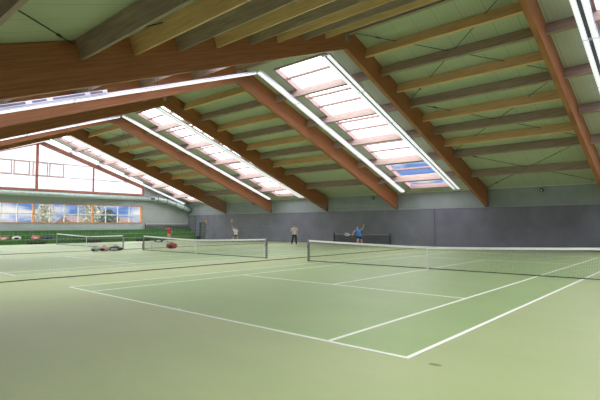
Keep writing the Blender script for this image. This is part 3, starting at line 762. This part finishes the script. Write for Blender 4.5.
def facing(loc, target):
    dx, dy = target[0]-loc[0], target[1]-loc[1]; return math.atan2(-dx, dy)
# standing onlooker
J3 = pose(anL=(-.16, .02, .09), anR=(.24, -.05, .09), knR=(.17, .02, .49), knL=(-.11, .05, .49), elR=(.30, .02, 1.15), wrR=(.17, .17, 1.08), wrL=(-.23, .1, .88))
p3 = person((-19.25, 13.15, 0), facing((-19.9, 14), (4, -10)), J3, c_pinkw, c_blkc, m_hairb, m_shoe, 'person standing upright in pale shirt and long black trousers before the grey wall', False)
p3.scale = (1.08, 1.08, 1.08)
# player in white, racket raised
J2 = pose(pelvis=(0, -.08, .84), chest=(0, .06, 1.16), neck=(0, .10, 1.34), head=(-.01, .14, 1.47), shL=(-.18, .06, 1.27), shR=(.18, .06, 1.28), elR=(.30, .10, 1.52), wrR=(.36, .16, 1.76),
          elL=(-.30, .16, 1.08), wrL=(-.28, .36, 1.10), hpL=(-.10, -.08, .80), hpR=(.10, -.08, .80), knL=(-.24, .12, .46), knR=(.24, .12, .46), anL=(-.34, -.04, .09), anR=(.34, -.04, .09))
p2 = person((-29.5, 15.0, 0), facing((-29.5, 15.0), (-14, -12)), J2, c_shirtw, c_blkc, m_hairl, m_sole, 'tennis player in white shirt and black shorts reaching one arm up by the far wall')
racket(hand_world(p2, J2, 'R'), (.12, -.1, .9), (.6, -.7, 0), 'tennis racket held overhead by the player in white', c_pink)
# blue player mid-swing, turning
J1_ = pose(pelvis=(0, -.02, .93), chest=(-.10, .04, 1.25), neck=(-.13, .06, 1.42), head=(-.14, .09, 1.55), shL=(-.28, .04, 1.38), shR=(.08, .02, 1.36), elR=(.30, .04, 1.52), wrR=(.36, .10, 1.74),
          elL=(-.42, .14, 1.26), wrL=(-.50, .32, 1.06), hpL=(-.09, -.02, .88), hpR=(.09, -.02, .88), knL=(-.12, .16, .50), knR=(.20, -.02, .49), anL=(-.10, .02, .09), anR=(.32, -.22, .10), look=(-.5, 1, 0))
def mirror(J):
    o = {}
    for k, v in J.items():
        kk = k[:-1]+('R' if k[-1] == 'L' else 'L') if k[-1] in 'LR' else k
        o[kk] = (-v[0], v[1], v[2])
    return o
J1 = mirror(J1_)
p1 = person((-12.75, 13.85, 0), facing((-12.75, 13.85), (6, -14)), J1, c_blue, c_dnavy, m_hairl, m_shoe, 'tennis player in blue shirt and navy shorts swinging before the low net by the wall')
racket(hand_world(p1, J1, 'R'), (-.75, -.55, .1), (.5, -.7, .4), 'tennis racket with pale strings swung by the player in blue', m_white)
# red player, seen from behind
J4 = pose(elL=(-.36, .05, 1.32), wrL=(-.44, .2, 1.55), elR=(.28, .03, 1.16), wrR=(.22, .22, 1.02), anL=(-.12, 0, .09), anR=(.15, -.1, .09))
p4 = person((-36.6, 11.35, 0), facing((-36.6, 11.35), (-45, 22)), J4, c_redc, c_or, m_hairl, m_sole, 'tennis player in red shirt and light shorts with back turned near the green steps')
racket(hand_world(p4, J4, 'L'), (-.3, -.2, .8), (.6, -.7, 0), 'tennis racket with red frame raised by the player in red', c_red)
b = MB().ell((0, 0, 0), (.033, .033, .033), 14, 10).build('tennis_ball', mat('ball_felt', (.75, .85, .25), .9), None, smooth=True); b.location = (-27.6, 17.2, 1.75)
tag(b, 'yellow-green tennis ball in flight before the grey wall', 'ball')

# ------------------------------------------------------------------ outside the windows
def tree(loc, h, rad, m, label):
    e = empty('tree', loc); tag(e, label, 'tree', 'trees outside the window wall')
    g = MB(); g.tube([(0, 0, 0), (.1, 0, h*.3), (0, .1, h*.6), (0, 0, h*.85)], [h*.035, h*.028, h*.018, h*.006], 8)
    for k in range(7):
        a = k*2.4; z = h*(.3+.07*k); g.tube([(0, 0, z), (math.cos(a)*rad*.5, math.sin(a)*rad*.5, z+h*.12)], [h*.012, h*.004], 5)
    g.build('trunk', m_bark, e)
    g = MB()
    for k in range(1500):
        t = random.random(); u = random.uniform(0, 2*math.pi); rr_ = rad*math.sqrt(random.random())*math.sin(math.pi*(.12+.85*t))**.6*(.75+.25*math.sin(3*u+6*t))
        p = Vector((math.cos(u)*rr_, math.sin(u)*rr_, h*(.22+.8*t)))
        q = Euler((random.uniform(0, 3), random.uniform(0, 3), random.uniform(0, 3))).to_matrix(); s_ = rad*random.uniform(.05, .10)
        n = len(g.v); g.v += [tuple(p+q@Vector(v)*s_) for v in ((-1, -.5, 0), (1, -.5, .2), (.8, .7, -.1), (-.7, .6, .15))]; g.f.append((n, n+1, n+2, n+3))
    g.build('foliage', m, e)
spec = [(-70, -4, 6.5, 2.3, m_leafy, 'pale yellow tree outside, seen at the left end of the window band'), (-78, 13.0, 6.4, 2.0, m_leafy, 'tall pale yellow tree outside behind the middle window'),
        (-66, 18.5, 4.6, 2.0, m_leafg, 'small green tree outside behind the middle window'), (-84, 24.0, 8.4, 2.8, m_leafy, 'large pale yellow tree outside behind the right window'), (-92, 5.0, 4.5, 2.4, m_leafg, 'low green tree outside left of the orange post')]
for x, y, h, r_, m_, lb in spec: tree((x, y, -.25), h, r_, m_, lb)
e = empty('house', (-128, 45, -.25)); tag(e, 'pale house outside seen low through the right window', 'house')
MB().box(-5, 5, -9, 9, 0, 3.0).build('house_wall', m_plaster, e)
MB().quadbox([(-5.6,-9.5,3.0),(5.6,-9.5,3.0),(5.6,9.5,3.0),(-5.6,9.5,3.0),(-.1,-9.5,4.8),(.1,-9.5,4.8),(.1,9.5,4.8),(-.1,9.5,4.8)]).build('roof', m_rooft, e)
for y in (-6, -2, 2, 6): MB().box(5.0, 5.05, y-.6, y+.6, 1, 2.3).build('house_window', m_slot, e)
